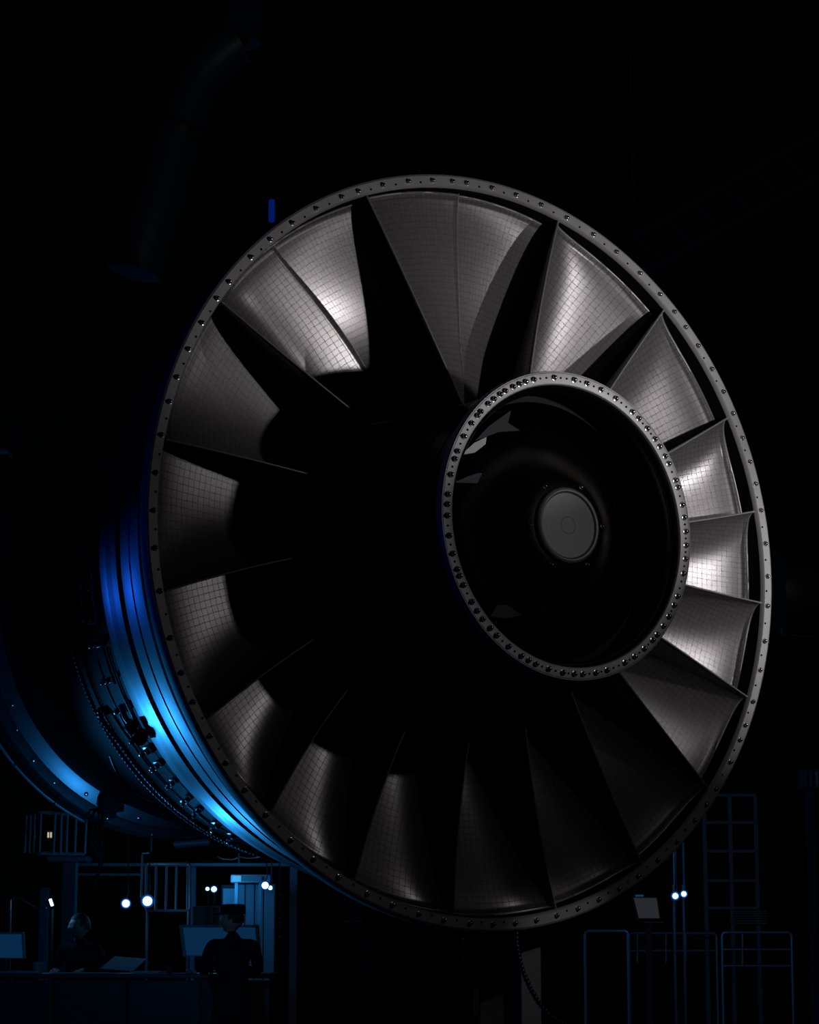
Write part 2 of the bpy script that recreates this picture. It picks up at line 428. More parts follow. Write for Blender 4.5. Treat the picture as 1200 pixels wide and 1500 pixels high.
# casing behind the ring, tapering towards the rear
RIVETS = [(214.5, 0.673, -1.699), (223.8, 0.683, -1.707), (208, 0.655, -1.686), (258, 0.654, -1.686), (264, 0.692, -1.715), (240.7, 0.655, -1.686), (200, 0.673, -1.699), (190, 0.66, -1.69), (180, 0.673, -1.699), (232, 0.683, -1.707), (250, 0.684, -1.708), (272, 0.67, -1.697)]
BRK = (163.0, 180.2, 186.8, 192.9, 197.3, 204.3, 210.0, 216.2, 219.0, 222.3, 226.5, 230.8, 234.5, 239, 243)
KNOB = (214.2, 212.0); CONN = 247.4
def shell(name, prof, m, n=200, sm=30):
    b = nb(); revolve(b, prof, n); return obj(name, b, m, engine, smooth=sm)
shell('ring_skirt', [(0.985, -0.036), (0.979, -0.06), (0.973, -0.10), (0.948, -0.149), (0.940, -0.150)], M['matte'])
def rc(z): return 0.97+0.2*z
shell('front_casing', [(0.940, -0.149), (0.946, -0.152), (rc(-.19), -0.19), (rc(-.25), -0.25), (rc(-.25)+.002, -0.253), (rc(-.30)+.003, -0.30), (rc(-.333), -0.333), (0.890, -0.340), (0.888, -0.362), (0.899, -0.368), (0.897, -0.40), (0.893, -0.403), (0.892, -0.44), (0.887, -0.443), (0.878, -0.50), (0.872, -0.513), (0.845, -0.518)], M['case'], sm=20)
shell('accessory_band', [(0.848, -0.515), (0.835, -0.53), (0.785, -0.83), (0.79, -0.85)], M['blackcase'])
shell('middle_casing', [(0.79, -0.85), (0.788, -0.86), (0.76, -1.0), (0.70, -1.35), (0.632, -1.66), (0.622, -1.67)], M['blackcase'])
shell('rear_casing', [(0.620, -1.665), (0.632, -1.67), (0.668, -1.695), (0.672, -1.692), (0.676, -1.697), (0.694, -1.715), (0.698, -1.73), (0.694, -1.80), (0.60, -1.82)], M['case'], sm=20)
shell('exhaust_cone', [(0.60, -1.82), (0.55, -2.0), (0.42, -2.3), (0.40, -2.32), (0.0, -2.32)], M['darkcase'], 96)
b = nb(); lathe(b, [(0.011, 0), (0.010, 0.005), (0.0, 0.009)], 8); rv = None
for th, r, z in RIVETS:
    if rv is None: rv = obj('rivet', b, M['bolt'], engine, smooth=50); o = rv
    else: o = rv.copy(); C.objects.link(o); o.parent = engine
    a = rad(th); oriented(o, eng(r, th, z), (0.5*math.cos(a), -0.8, 0.5*math.sin(a)))
def braided(name, path, r, step, m, parent, nn=10):
    """a hose with ridges all along it"""
    L = [0.0]
    for a, c in zip(path, path[1:]): L.append(L[-1]+(c-a).length)
    n = int(L[-1]/step)*3; pts = []; rs = []; j = 0
    for k in range(n+1):
        s = L[-1]*k/n
        while j < len(L)-2 and L[j+1] < s: j += 1
        f = (s-L[j])/max(L[j+1]-L[j], 1e-9)
        pts.append(path[j].lerp(path[j+1], f)); rs.append(r*(1.0 if k % 3 == 0 else 0.72))
    bm = nb(); tube(bm, pts, rs, nn); return obj(name, bm, m, parent, smooth=35)
braided('braided_hose', [eng(0.797, 172+2*k, -0.885) for k in range(0, 50)], 0.011, 0.018, M['hose'], engine)
braided('braided_hose', [eng(0.805 if k else 0.79, 210+2*k, -0.83-0.01*max(0, 4-k)) for k in range(0, 28)], 0.014, 0.018, M['hose'], engine)
b = nb(); tube(b, [eng(0.780+0.010*math.sin(k*math.pi/12), 221+1.1*k, -0.99-0.02*math.sin(k*math.pi/12)) for k in range(13)], 0.006, 6)
obj('thin_tube', b, M['hose'], engine, smooth=60)
def bracket(th, z, r, s=1.0):
    bm = nb()
    box(bm, (0, 0, 0.012), (0.05*s, 0.03*s, 0.024), 0.003)
    box(bm, (0.012*s, 0, 0.034), (0.018*s, 0.022*s, 0.03), 0.003)
    lathe(bm, [(0.009*s, 0.045), (0.009*s, 0.062), (0.0, 0.066)], 8)
    tube(bm, [(-0.02*s, -0.01, 0.03), (-0.02*s, 0.0, 0.046), (-0.004, 0.01, 0.05), (0.01, 0.012, 0.046)], 0.006, 6)
    o = obj('bracket', bm, M['bolt'], engine, smooth=40)
    a = rad(th); oriented(o, eng(r, th, z), Vector((math.cos(a), 0, math.sin(a))))
    return o
for th in BRK:
    z = -0.66+rnd.uniform(-.015, .015); bracket(th, z, 0.838+0.17*(z+0.53), s=rnd.uniform(0.8, 1.15))
for (a0, a1, z, dr, rr) in ((180, 205, -0.62, .020, 0.006), (198, 216, -0.57, .025, 0.009), (200, 240, -0.70, .018, 0.005), (176, 199, -0.74, .016, 0.004)):
    r = 0.838+0.17*(z+0.53)+dr
    b = nb(); tube(b, [eng(r, a0+(a1-a0)*k/24, z) for k in range(25)], rr, 8)
    obj('fuel_pipe', b, M['hose'], engine, smooth=50)
b = nb()
tube(b, [eng(0.86, 212.2, -0.60), eng(0.885, 212.4, -0.57), eng(0.90, 212.6, -0.53)], 0.018, 10)
tube(b, [eng(0.872, 208.5, -0.58), eng(0.885, 210.5, -0.56), eng(0.872, 214.0, -0.57)], 0.011, 8)
obj('valve', b, M['hose'], engine, smooth=50)
for th, rr in ((KNOB[0], 0.028), (KNOB[1], 0.016)):
    b = nb(); tube(b, [eng(0.88, th, -0.535), eng(0.905, th, -0.50)], rr, 12); obj('valve_knob', b, M['rubber'], engine, smooth=50)
# connector with hanging cables at the rear casing
cth = CONN
b = nb(); box(b, eng(0.652, cth, -1.655), (0.11, 0.07, 0.07), 0.01); box(b, eng(0.665, cth, -1.66), (0.06, 0.06, 0.09), 0.008)
obj('cable_connector', b, M['rubber'], engine)
for k in range(3):
    b = nb(); p = eng(0.675, cth, -1.66)
    pts = [p + Vector((0.01*k, 0.02*k, -0.02)), p + Vector((-0.07+0.02*k, 0, -0.06)), p + Vector((-0.085+0.03*k, 0, -0.14)), p+Vector((-0.04+0.01*k, 0, -0.20)), p+Vector((-0.02-0.02*k, 0, -0.25-0.05*k))]
    tube(b, pts, 0.006, 6); obj('cable', b, M['red'] if k == 1 else M['rubber'], engine, smooth=60)
b = nb(); tube(b, [eng(0.735-0.0008*k, 200+2*k, -1.74) for k in range(0, 24)], 0.008, 6)
obj('handling_rail', b, M['rail'], engine, smooth=60)
for th in (206, 222, 236):
    b = nb(); tube(b, [eng(0.690, th, -1.74), eng(0.73, th, -1.74)], 0.009, 6); obj('rail_strut', b, M['rubber'], engine, smooth=60)
# blue marker on top
b = nb(); a = math.radians(126); box(b, eng(1.03, 126, -0.10), (0.02, 0.02, 0.09), 0.004)
mk = obj('blue_marker', b, M['bluelens'], engine)
b = nb(); tube(b, [eng(0.965, 126, -0.105), eng(1.0, 126, -0.105), eng(1.02, 126, -0.105)], 0.007, 6); box(b, eng(0.985, 126, -0.105), (0.05, 0.05, 0.03), 0.004)
obj('marker_bracket', b, M['darkcase'], engine)

# ---------------------------------------------------------------- engine stand
stand = thing('engine_stand', 'tall grey painted steel stand under the front of the engine', 'stand', (CX, CY, 0), PHI)
inv = ENG.inverted()
def col(px0, px1, ytop, Y, dep, m, name='column'):
    a, c = at(px0, ytop, Y), at(px1, ytop, Y)
    L = inv @ ((a+c)/2); wl = (c.x-a.x)*0.86
    b = nb(); box(b, (L.x, L.y+dep/2, L.z/2), (wl, dep, L.z), 0.005); return obj(name, b, m, stand)
col(757, 799, 1352, 9.62, 0.09, M['paint'])
col(676, 748, 1340, 9.95, 0.12, M['darkpaint'])
col(538, 602, 1335, 9.90, 0.12, M['darkpaint'])
L = inv @ at(700, 1345, 9.9)
b = nb(); box(b, (L.x-0.05, L.y+0.12, L.z+0.03), (0.95, 0.16, 0.10), 0.01); obj('saddle', b, M['darkcase'], stand)
L = inv @ at(680, 1500, 9.9)
b = nb(); box(b, (L.x-0.05, L.y+0.1, 0.05), (1.5, 1.3, 0.10), 0.02); obj('base_plate', b, M['paint'], stand)
L = inv @ at(705, 1402, 9.75)
b = nb(); box(b, L, (0.12, 0.10, 0.16), 0.01); box(b, L+Vector((0, -0.06, 0.02)), (0.07, 0.03, 0.09), 0.006); box(b, L+Vector((-0.02, 0.02, -0.15)), (0.03, 0.03, 0.16), 0.004)
obj('control_box', b, M['darkcase'], stand)
hp = [(757,1362),(757,1380),(759,1396),(763,1412),(769,1430),(778,1450),(790,1470),(806,1488),(826,1500),(850,1508)]
braided('drain_hose', [inv @ at(x, y, 9.30) for x, y in hp], 0.011, 0.016, M['hose'], stand)

# ---------------------------------------------------------------- background
def bar(bm, p0, p1, r, n=8): tube(bm, [p0, p1], r, n)
def quadbox(bm, px0, py0, px1, py1, Y, dy, bevel=0.0):
    """upright box whose front face spans the pixel rectangle at depth Y"""
    a = at(px0, py0, Y); c = at(px1, py1, Y)
    box(bm, ((a.x+c.x)/2, Y+dy/2, (a.z+c.z)/2), (abs(c.x-a.x), dy, abs(a.z-c.z)), bevel)
def base_at(px, Y): p = at(px, 1391, Y); return Vector((p.x, p.y, 0))
def local_thing(name, label, cat, px, Y, group=None):
    return thing(name, label, cat, base_at(px, Y), 0, group)
def put(o, t):                # meshes below are modelled in world space: keep them there under their thing
    o.location = -t.location; return o

# service columns
b = nb(); quadbox(b, 91, 1262, 106, 1500, 25.0, 0.15, 0.01)
z0 = at(98, 1500, 25).z; box(b, (at(98.5, 1391, 25).x, 25.075, z0/2), (0.10, 0.15, abs(z0)), 0.0)
tag(obj('steel_column', b, M['steel']), 'blue-lit steel column under the left walkway, behind the seated worker', 'column')
b = nb(); p = at(66, 1300, 27); box(b, (p.x, 27, p.z/2), (0.11, 0.11, p.z), 0.01)
tag(obj('steel_column', b, M['steel']), 'dim narrow steel column behind the tilted strip lamp at far left', 'column')
# walkway platform with its caged guard rail
t = thing('walkway', 'dim steel walkway beam crossing behind the desks at left', 'walkway', base_at(240, 26))
b = nb(); quadbox(b, 68, 1254, 128, 1262, 26, 0.5, 0.01); put(obj('deck_plate', b, M['steel'], t), t)
b = nb(); quadbox(b, 100, 1264, 440, 1269, 26.2, 0.12, 0.005); put(obj('beam', b, M['steel'], t), t)
b = nb(); quadbox(b, 104, 1279, 205, 1283, 26.4, 0.12, 0.005); put(obj('beam', b, M['steel'], t), t)
b = nb(); quadbox(b, 280, 1266, 285, 1420, 26.6, 0.1, 0.005); c = at(282, 1420, 26.6); box(b, (c.x, 26.65, c.z/2), (0.04, 0.1, c.z)); put(obj('post', b, M['steel'], t), t)
b = nb(); c = at(430, 1264, 26.2); box(b, (c.x, 26.3, c.z/2), (0.08, 0.1, c.z)); put(obj('post', b, M['steel'], t), t)
t = local_thing('guard_rail', 'caged blue guard rail with upright bars on the left walkway platform', 'railing', 84, 25.6)
def cage(pts_top, pts_bot, m, rr=0.016):
    b = nb(); tube(b, pts_top, rr, 8); put(obj('top_rail', b, m, t), t)
    b = nb(); tube(b, pts_bot, rr*1.2, 8); put(obj('bottom_rail', b, m, t), t)
Y0 = 25.6
cage([at(39, 1193, Y0+.5), at(57, 1190, Y0), at(62, 1189.5, Y0), at(127, 1195, Y0+.1)], [at(36, 1252, Y0+.5), at(56, 1251, Y0), at(60, 1250, Y0), at(124, 1251, Y0+.1)], M['rail'])
rb = None
for xt, xb, d in ((39, 36, .5), (45, 42.5, .35), (51, 49, .2), (60, 57.5, 0), (81, 78, 0), (90, 88.5, .03), (99, 97, .05), (112, 109.5, .08), (127, 124, .1)):
    b = nb(); bar(b, at(xt, 1192, Y0+d), at(xb, 1251, Y0+d), 0.014); put(obj('upright_bar', b, M['rail'], t), t)
t2 = local_thing('indicator_lamp', 'tiny warm white lamp glowing inside the caged guard rail', 'lamp', 72, 26.0)
for px in (70.5, 74.5):
    b = nb(); quadbox(b, px-1.1, 1219, px+1.1, 1227, 25.95, 0.02, 0.004); put(obj('lens', b, M['warm'], t2), t2)
b = nb(); quadbox(b, 67, 1215, 78, 1231, 25.98, 0.10, 0.01); put(obj('housing', b, M['dplastic'], t2), t2)
b = nb(); c = at(72, 1231, 26.05); quadbox(b, 71, 1231, 74, 1256, 26.03, 0.04); put(obj('bracket', b, M['dplastic'], t2), t2)

# second barrier with rounded corners, in front of the bright lamps
t = local_thing('guard_rail', 'rounded tube barrier with upright bars beside the brightest lamps', 'railing', 245, 22.6)
Y0 = 22.6
def rr_frame(x0, y0, x1, y1, r, Y):
    P = []
    for cx, cy, a0 in ((x1-r, y0+r, -90), (x1-r, y1-r, 0), (x0+r, y1-r, 90), (x0+r, y0+r, 180)):
        for k in range(5):
            a = rad(a0+22.5*k); P.append(at(cx+r*math.cos(a), cy+r*math.sin(a), Y))
    return P
b = nb(); tube(b, rr_frame(214, 1265, 278, 1334, 5, Y0), 0.014, 8, closed=True); put(obj('tube_frame', b, M['rail'], t), t)
for px, qx in ((229, 228), (244.5, 243), (259, 257.5), (274.5, 274)):
    b = nb(); bar(b, at(px, 1265, Y0), at(qx, 1334, Y0), 0.013 if px < 270 else 0.009); put(obj('upright_bar', b, M['rail'], t), t)
b = nb(); tube(b, [at(222, 1225, Y0), at(222, 1243, Y0), at(219, 1249, Y0), at(209, 1250, Y0), at(208.5, 1256, Y0), at(207, 1315, Y0)], 0.011, 8); put(obj('hanging_pole', b, M['rail'], t), t)
for px in (216, 276):
    b = nb(); c = at(px, 1334, Y0); bar(b, c, Vector((c.x, c.y, 0)), 0.013); put(obj('leg', b, M['rail'], t), t)

# lamps
def lamp(px, py, Y, r, label, kind='round', hang=True, rim=1.7, tilt=0):
    p = at(px, py, Y)
    t = thing('work_lamp', label, 'lamp', (p.x, p.y, 0))
    def P(o): o.location = Vector((0, 0, p.z)); return o
    to_cam = (Vector((0, 0, EYE))-p).normalized(); q = to_cam.to_track_quat('Z', 'Y').to_euler()
    if kind == 'round':
        b = nb(); lathe(b, [(0, r*0.55), (r*0.55, r*0.48), (r*0.9, r*0.22), (r, 0)], 20); o = P(obj('bulb', b, M['lampcore'], t, smooth=60)); o.rotation_euler = q
        b = nb(); lathe(b, [(r, 0.0), (r*rim*0.8, 0.01), (r*rim, r*0.1), (r*rim, -r*0.2), (r*0.8, -r*0.9), (0, -r*1.1)], 24); o = P(obj('reflector', b, M['lamphalo'], t, smooth=40)); o.rotation_euler = q  # its blue glow imitates the halo around the bulb
    else:
        b = nb(); box(b, (0, 0, 0), (r*0.95, 0.02, r*2.6), r*0.2, Matrix.Rotation(rad(tilt), 3, 'Y')); P(obj('bulb', b, M['lampcore'], t))
        b = nb(); box(b, (0, 0.03, 0), (r*1.5, 0.04, r*3.1), r*0.2, Matrix.Rotation(rad(tilt), 3, 'Y')); P(obj('reflector', b, M['dplastic'], t))
    if hang:
        b = nb(); tube(b, [(0, 0.02, p.z+r*1.3), (0.02, 0.03, p.z+r*3), (0.01, 0.03, p.z+r*7), (0.01, 0.03, HZ)], 0.006, 6); obj('cord', b, M['rubber'], t)
    else:
        b = nb(); bar(b, (0, 0.08+r, 0), (0, 0.08+r, p.z), 0.012); obj('stand_pole', b, M['rubber'], t)
        b = nb(); bar(b, (0, 0.0, p.z), (0, 0.09+r, p.z-r*0.3), 0.012); obj('arm', b, M['rubber'], t)
    pl = point('lamp_light', p + to_cam*0.12, (1.2 if kind == 'round' else 8.0)*(r/0.05)**2, (0.1, 0.45, 1.0), r)
    pl.parent = t; pl.matrix_parent_inverse = t.matrix_world.inverted(); pl.location = p+to_cam*0.12-Vector((p.x, p.y, 0))
    pl.matrix_parent_inverse = Matrix.Identity(4)
    return t
m22 = mpp(22)
lamp(216, 1320, 22.3, 6.6*m22, 'brightest round blue-white work lamp, at the left edge of the tube barrier', rim=1.5, hang=0.6)
lamp(184.5, 1323.5, 22.8, 5.4*m22, 'round blue-white work lamp hanging left of the tube barrier', rim=1.5, hang=0.35)
lamp(75, 1322, 22.5, 4.2*m22, 'small tilted strip lamp glowing at the left end of the desk', kind='strip', hang=False, tilt=-20)
lamp(313.5, 1302.5, 24, 4.0*m22, 'small work lamp, right one of the pair left of the lit panel', rim=1.5, hang=False)
lamp(304, 1302, 24.2, 2.8*m22, 'smallest work lamp, left one of the pair left of the lit panel', rim=1.4, hang=False)
lamp(388.5, 1297, 24, 5.2*m22, 'round work lamp at the right end of the lit panel, larger of two', rim=1.4, hang=0.4)
lamp(396, 1300.5, 24.4, 3.2*m22, 'small work lamp tucked behind the larger one at the right end of the lit panel', rim=1.4, hang=0.4)
lamp(989.5, 1312.5, 23, 4.0*m22, 'left lamp of the blue pair low at right, beside the grey screen', rim=1.7, hang=0.7)
lamp(1002, 1309.5, 23.2, 3.6*m22, 'right lamp of the blue pair low at right, farther from the grey screen', rim=1.7, hang=0.7)
# swing arm reaching to the strip lamp
t = local_thing('swing_arm', 'pale thin swing arm curving over the left end of the desk', 'arm', 16, 22.2)
b = nb(); tube(b, [at(14, 1425, 22.2), at(15, 1318, 22.2), at(22, 1314, 22.2), at(33, 1318, 22.2), at(45, 1326, 22.2), at(52, 1330, 22.2), at(68, 1330, 22.2)], 0.010, 8); put(obj('arm_tube', b, M['steel'], t), t)
b = nb(); c = at(14, 1425, 22.2); box(b, (c.x, 22.2, c.z/2), (0.05, 0.05, c.z)); put(obj('post', b, M['dplastic'], t), t)

# lit panel and wall equipment
t = local_thing('light_box', 'narrow lit blue-white panel on the rear wall frame at centre left', 'panel', 367, 25.2)
b = nb(); quadbox(b, 340.5, 1282.5, 353, 1291.5, 25.15, 0.04, 0.004); put(obj('lit_window', b, M['strip'], t), t)
b = nb(); quadbox(b, 354, 1283.5, 383, 1290, 25.18, 0.04, 0.004); put(obj('dim_window', b, M['stripdim'], t), t)
b = nb(); quadbox(b, 338, 1281, 397, 1293, 25.21, 0.12, 0.01); put(obj('housing', b, M['steel'], t), t)
b = nb()
for px in (345, 380): quadbox(b, px-1, 1293, px+1, 1500, 25.25, 0.05); c = at(px, 1500, 25.25); box(b, (c.x, 25.27, c.z/2), (0.01, 0.05, abs(c.z)))
put(obj('stand_frame', b, M['steel'], t), t)
t = local_thing('equipment_cabinet', 'tall pale ribbed cabinet standing under the lit panel', 'cabinet', 370, 25.6)
for k, (x0, x1) in enumerate(((326, 347), (349, 358), (360, 372), (374, 385), (387, 402))):
    b = nb(); a = at(x0, 1301 if k == 0 else 1295, 25.6); c = at(x1, 1391, 25.6)
    box(b, ((a.x+c.x)/2, 25.65, a.z/2), (c.x-a.x, 0.1, a.z), 0.008); put(obj('door_panel', b, M['steel'], t), t)
b = nb(); a = at(324, 1296, 25.7); c = at(404, 1391, 25.7); box(b, ((a.x+c.x)/2, 25.95, a.z/2), (c.x-a.x, 0.5, a.z), 0.01); put(obj('body', b, M['wall'], t), t)
t = local_thing('picture_frame', 'dark rectangular screen with a thin pale frame behind the cap', 'screen', 300, 24.4)
b = nb(); quadbox(b, 283.5, 1328.5, 322, 1356, 24.4, 0.04, 0.005); put(obj('panel', b, M['dplastic'], t), t)
b = nb(); tube(b, rr_frame(283, 1328, 322, 1356, 1.5, 24.38), 0.005, 6, closed=True); put(obj('frame', b, M['steel'], t), t)
b = nb(); quadbox(b, 301, 1356, 304, 1425, 24.42, 0.03); c = at(302, 1425, 24.4); box(b, (c.x, 24.43, c.z/2), (0.2, 0.15, c.z)); put(obj('pedestal', b, M['dplastic'], t), t)
b = nb(); tube(b, [at(255, 1237.5, 20), at(292, 1234.5, 20), at(307, 1233.5, 20)], 0.030, 12)
t = thing('tube_arm', 'short pale horizontal tube just under the casing at left', 'tube', base_at(280, 20)); put(obj('tube_body', b, M['steel'], t, smooth=60), t)
b = nb(); bar(b, at(300, 1234, 20), at(300, 1100, 20), 0.012)
put(obj('hanger', b, M['rubber'], t), t); b = nb(); bar(b, at(300, 1100, 20), Vector((at(300, 1100, 20).x, 20, HZ)), 0.012); put(obj('hanger', b, M['rubber'], t), t)
# chain hanging right of the lamps
t = thing('hanging_chain', 'thin dotted steel chain hanging right of the lit panel', 'chain', base_at(410, 19))
lk = None
x = at(410, 1240, 19); n = 34
for k in range(n):
    p = at(410, 1262+3.4*k, 19)
    if lk is None:
        b = nb(); P = [(0.008*math.cos(a*math.pi/5), 0, 0.013*math.sin(a*math.pi/5)) for a in range(10)]; tube(b, P, 0.0025, 5, closed=True); lk = obj('link', b, M['bolt'], t); o = lk
    else: o = lk.copy(); C.objects.link(o); o.parent = t
    o.location = p-t.location; o.rotation_euler = (0, 0, (k % 2)*1.3+0.4)
b = nb(); p = at(410, 1262, 19); bar(b, p, Vector((p.x, p.y, HZ)), 0.004, 5); put(obj('hanger_cable', b, M['rubber'], t), t)
# cable sagging under the beam
b = nb(); tube(b, [at(318, 1254, 24), at(326, 1258, 24), at(340, 1259, 24), at(352, 1255, 24), at(362, 1257, 24), at(376, 1256, 24), at(392, 1252, 24)], 0.006, 6)
bar(b, at(350, 1250, 24), at(350, 1264, 24), 0.008); o = tag(obj('sagging_cable', b, M['rail']), 'thin sagging cable strung below the casing above the lit panel', 'cable')

# desk
D0, D1 = 21.0, 21.9
dz = at(200, 1426, D0).z
xl, xr = at(-30, 1426, D0).x, at(402, 1426, D0).x
t = thing('control_desk', 'long dark control desk carrying the monitors at lower left', 'desk', ((xl+xr)/2, (D0+D1)/2, 0))
W = xr-xl; DD = D1-D0
b = nb(); box(b, (0, 0, dz-0.02), (W, DD, 0.04), 0.005); obj('desk_top', b, M['desk'], t)
for k in range(4):
    b = nb(); box(b, (-W/2+W*(k+0.5)/4, -DD/2+0.06, (dz-0.06)/2+0.03), (W/4-0.02, 0.02, dz-0.12), 0.003); obj('front_panel', b, M['dplastic'], t)
for sx in (-1, 1):
    b = nb(); box(b, (sx*(W/2-0.03), 0, (dz-0.04)/2), (0.04, DD-0.1, dz-0.04), 0.003); obj('side_panel', b, M['dplastic'], t)
def monitor(x0, x1, yt, yb, Y, label, m, skew=6, tiltpx=0, footx=None, border=True):
    """flat monitor whose sides lean as in the photograph (tilted back)"""
    t = thing('monitor', label, 'monitor', (at((x0+x1)/2, yb, Y).x, Y, dz))
    TL, TR = at(x0, yt, Y+0.12), at(x1-skew*0, yt, Y+0.12)
    BL, BR = at(x0+skew, yb, Y-0.0), at(x1+skew*0.6, yb, Y-0.0)
    off = -Vector(t.location)
    def slab(p, th, y0):
        bm = nb(); vs = []
        for q in p: vs.append(bm.verts.new(Vector(q)+off+Vector((0, y0, 0))))
        for q in p: vs.append(bm.verts.new(Vector(q)+off+Vector((0, y0+th, 0))))
        bm.faces.new(vs[0:4][::-1]); bm.faces.new(vs[4:8])
        for k in range(4): bm.faces.new((vs[k], vs[(k+1) % 4], vs[4+(k+1) % 4], vs[4+k]))
        bmesh.ops.recalc_face_normals(bm, faces=bm.faces); return bm
    def lerp2(u, v): return (TL.lerp(TR, u)).lerp(BL.lerp(BR, u), v)
    obj('casing', slab([TL, TR, BR, BL], 0.05, 0.004), M['plastic'], t)
    obj('screen', slab([lerp2(.05, .09), lerp2(.95, .09), lerp2(.95, .97), lerp2(.05, .97)], 0.01, -0.004), m, t)
    c = (BL+BR)/2 + off
    bm = nb(); box(bm, (c.x, c.y+0.075, (c.z+0.06)/2), (0.07, 0.03, max(c.z, 0.02)+0.05), 0.004); obj('neck', bm, M['dplastic'], t)
    bm = nb(); box(bm, (c.x, c.y+0.06, 0.01), (0.28, 0.20, 0.02), 0.006); obj('foot', bm, M['dplastic'], t)
    return t
monitor(262, 379, 1354.5, 1401, 21.5, 'wide blue-lit monitor on the desk in front of the capped worker', M['screen'], skew=6)
monitor(-36, 34.5, 1365, 1404, 21.5, 'blue-lit monitor cut off by the left edge of the picture', M['screen'], skew=3)
# desk clutter
def desk_item(name, label, cat, parts, px, py, Y, group=None):
    t = thing(name, label, cat, (at(px, py, Y).x, Y, dz), 0, group)
    for nm, bm, m in parts: obj(nm, bm, m, t, smooth=50)
    return t
b = nb(); lathe(b, [(0, 0.001), (0.036, 0.001), (0.042, 0.008), (0.045, 0.095), (0.041, 0.095), (0.038, 0.012), (0, 0.010)], 20)
b2 = nb(); tube(b2, [(0.042, 0, 0.075), (0.065, 0, 0.07), (0.068, 0, 0.045), (0.060, 0, 0.03), (0.042, 0, 0.028)], 0.005, 8)
desk_item('mug', 'pale blue-lit mug on the desk beside the left monitor', 'mug', [('body', b, M['plastic']), ('handle', b2, M['plastic'])], 55, 1422, 21.25)
t = thing('open_folder', 'white open folder lying tilted on the desk between the two workers', 'folder', (at(180, 1420, 21.35).x, 21.35, dz+0.001))
b = nb(); box(b, (-0.0, 0.06, 0.080), (0.30, 0.34, 0.008), 0.002, Matrix.Rotation(rad(18), 3, 'X') @ Matrix.Rotation(rad(-14), 3, 'Z')); obj('cover', b, M['paper'], t)
b = nb(); box(b, (0.22, 0.02, 0.010), (0.26, 0.32, 0.010), 0.002, Matrix.Rotation(rad(-6), 3, 'Z')); obj('page_block', b, M['paper'], t)
b = nb(); box(b, (0, 0, 0.008), (0.42, 0.14, 0.016), 0.004)
kb = [('base', b, M['plastic'])]
b = nb()
for r_ in range(4):
    for c_ in range(14): box(b, (-0.19+0.029*c_, -0.045+0.03*r_, 0.019), (0.024, 0.024, 0.006))
t = desk_item('keyboard', 'flat pale keyboard on the desk near the left edge', 'keyboard', kb, 20, 1425, 21.15); o = obj('keys', b, M['plastic'], t); o['kind'] = 'stuff'
b = nb(); box(b, (0, 0, 0.004), (0.50, 0.16, 0.008), 0.002); t = desk_item('paper_sheet', 'white paper sheets lying in front of the left worker', 'paper', [('sheet', b, M['paper'])], 118, 1425, 21.12)
b = nb(); box(b, (0, 0, 0.004), (0.22, 0.16, 0.008), 0.002); t = desk_item('paper_sheet', 'small white paper sheet at the right end of the desk', 'paper', [('sheet', b, M['paper'])], 386, 1423, 21.2)
b = nb(); lathe(b, [(0, 0), (0.03, 0), (0.03, 0.02), (0.012, 0.03), (0.011, 0.10), (0.014, 0.105), (0, 0.107)], 14)
desk_item('small_bottle', 'slim pale bottle standing left of the capped worker', 'bottle', [('body', b, M['paper'])], 283, 1420, 21.2)
b = nb(); lathe(b, [(0, 0), (0.025, 0), (0.030, 0.02), (0.018, 0.035), (0, 0.038)], 14)
desk_item('computer_mouse', 'small glossy mouse beside the slim bottle', 'mouse', [('body', b, M['plastic'])], 277, 1423, 21.15)
b = nb(); lathe(b, [(0, 0), (0.025, 0), (0.025, 0.06), (0.018, 0.07), (0.018, 0.075), (0, 0.076)], 12)
desk_item('cup', 'small dark cup standing right of the open folder', 'cup', [('body', b, M['dplastic'])], 248, 1422, 21.3)

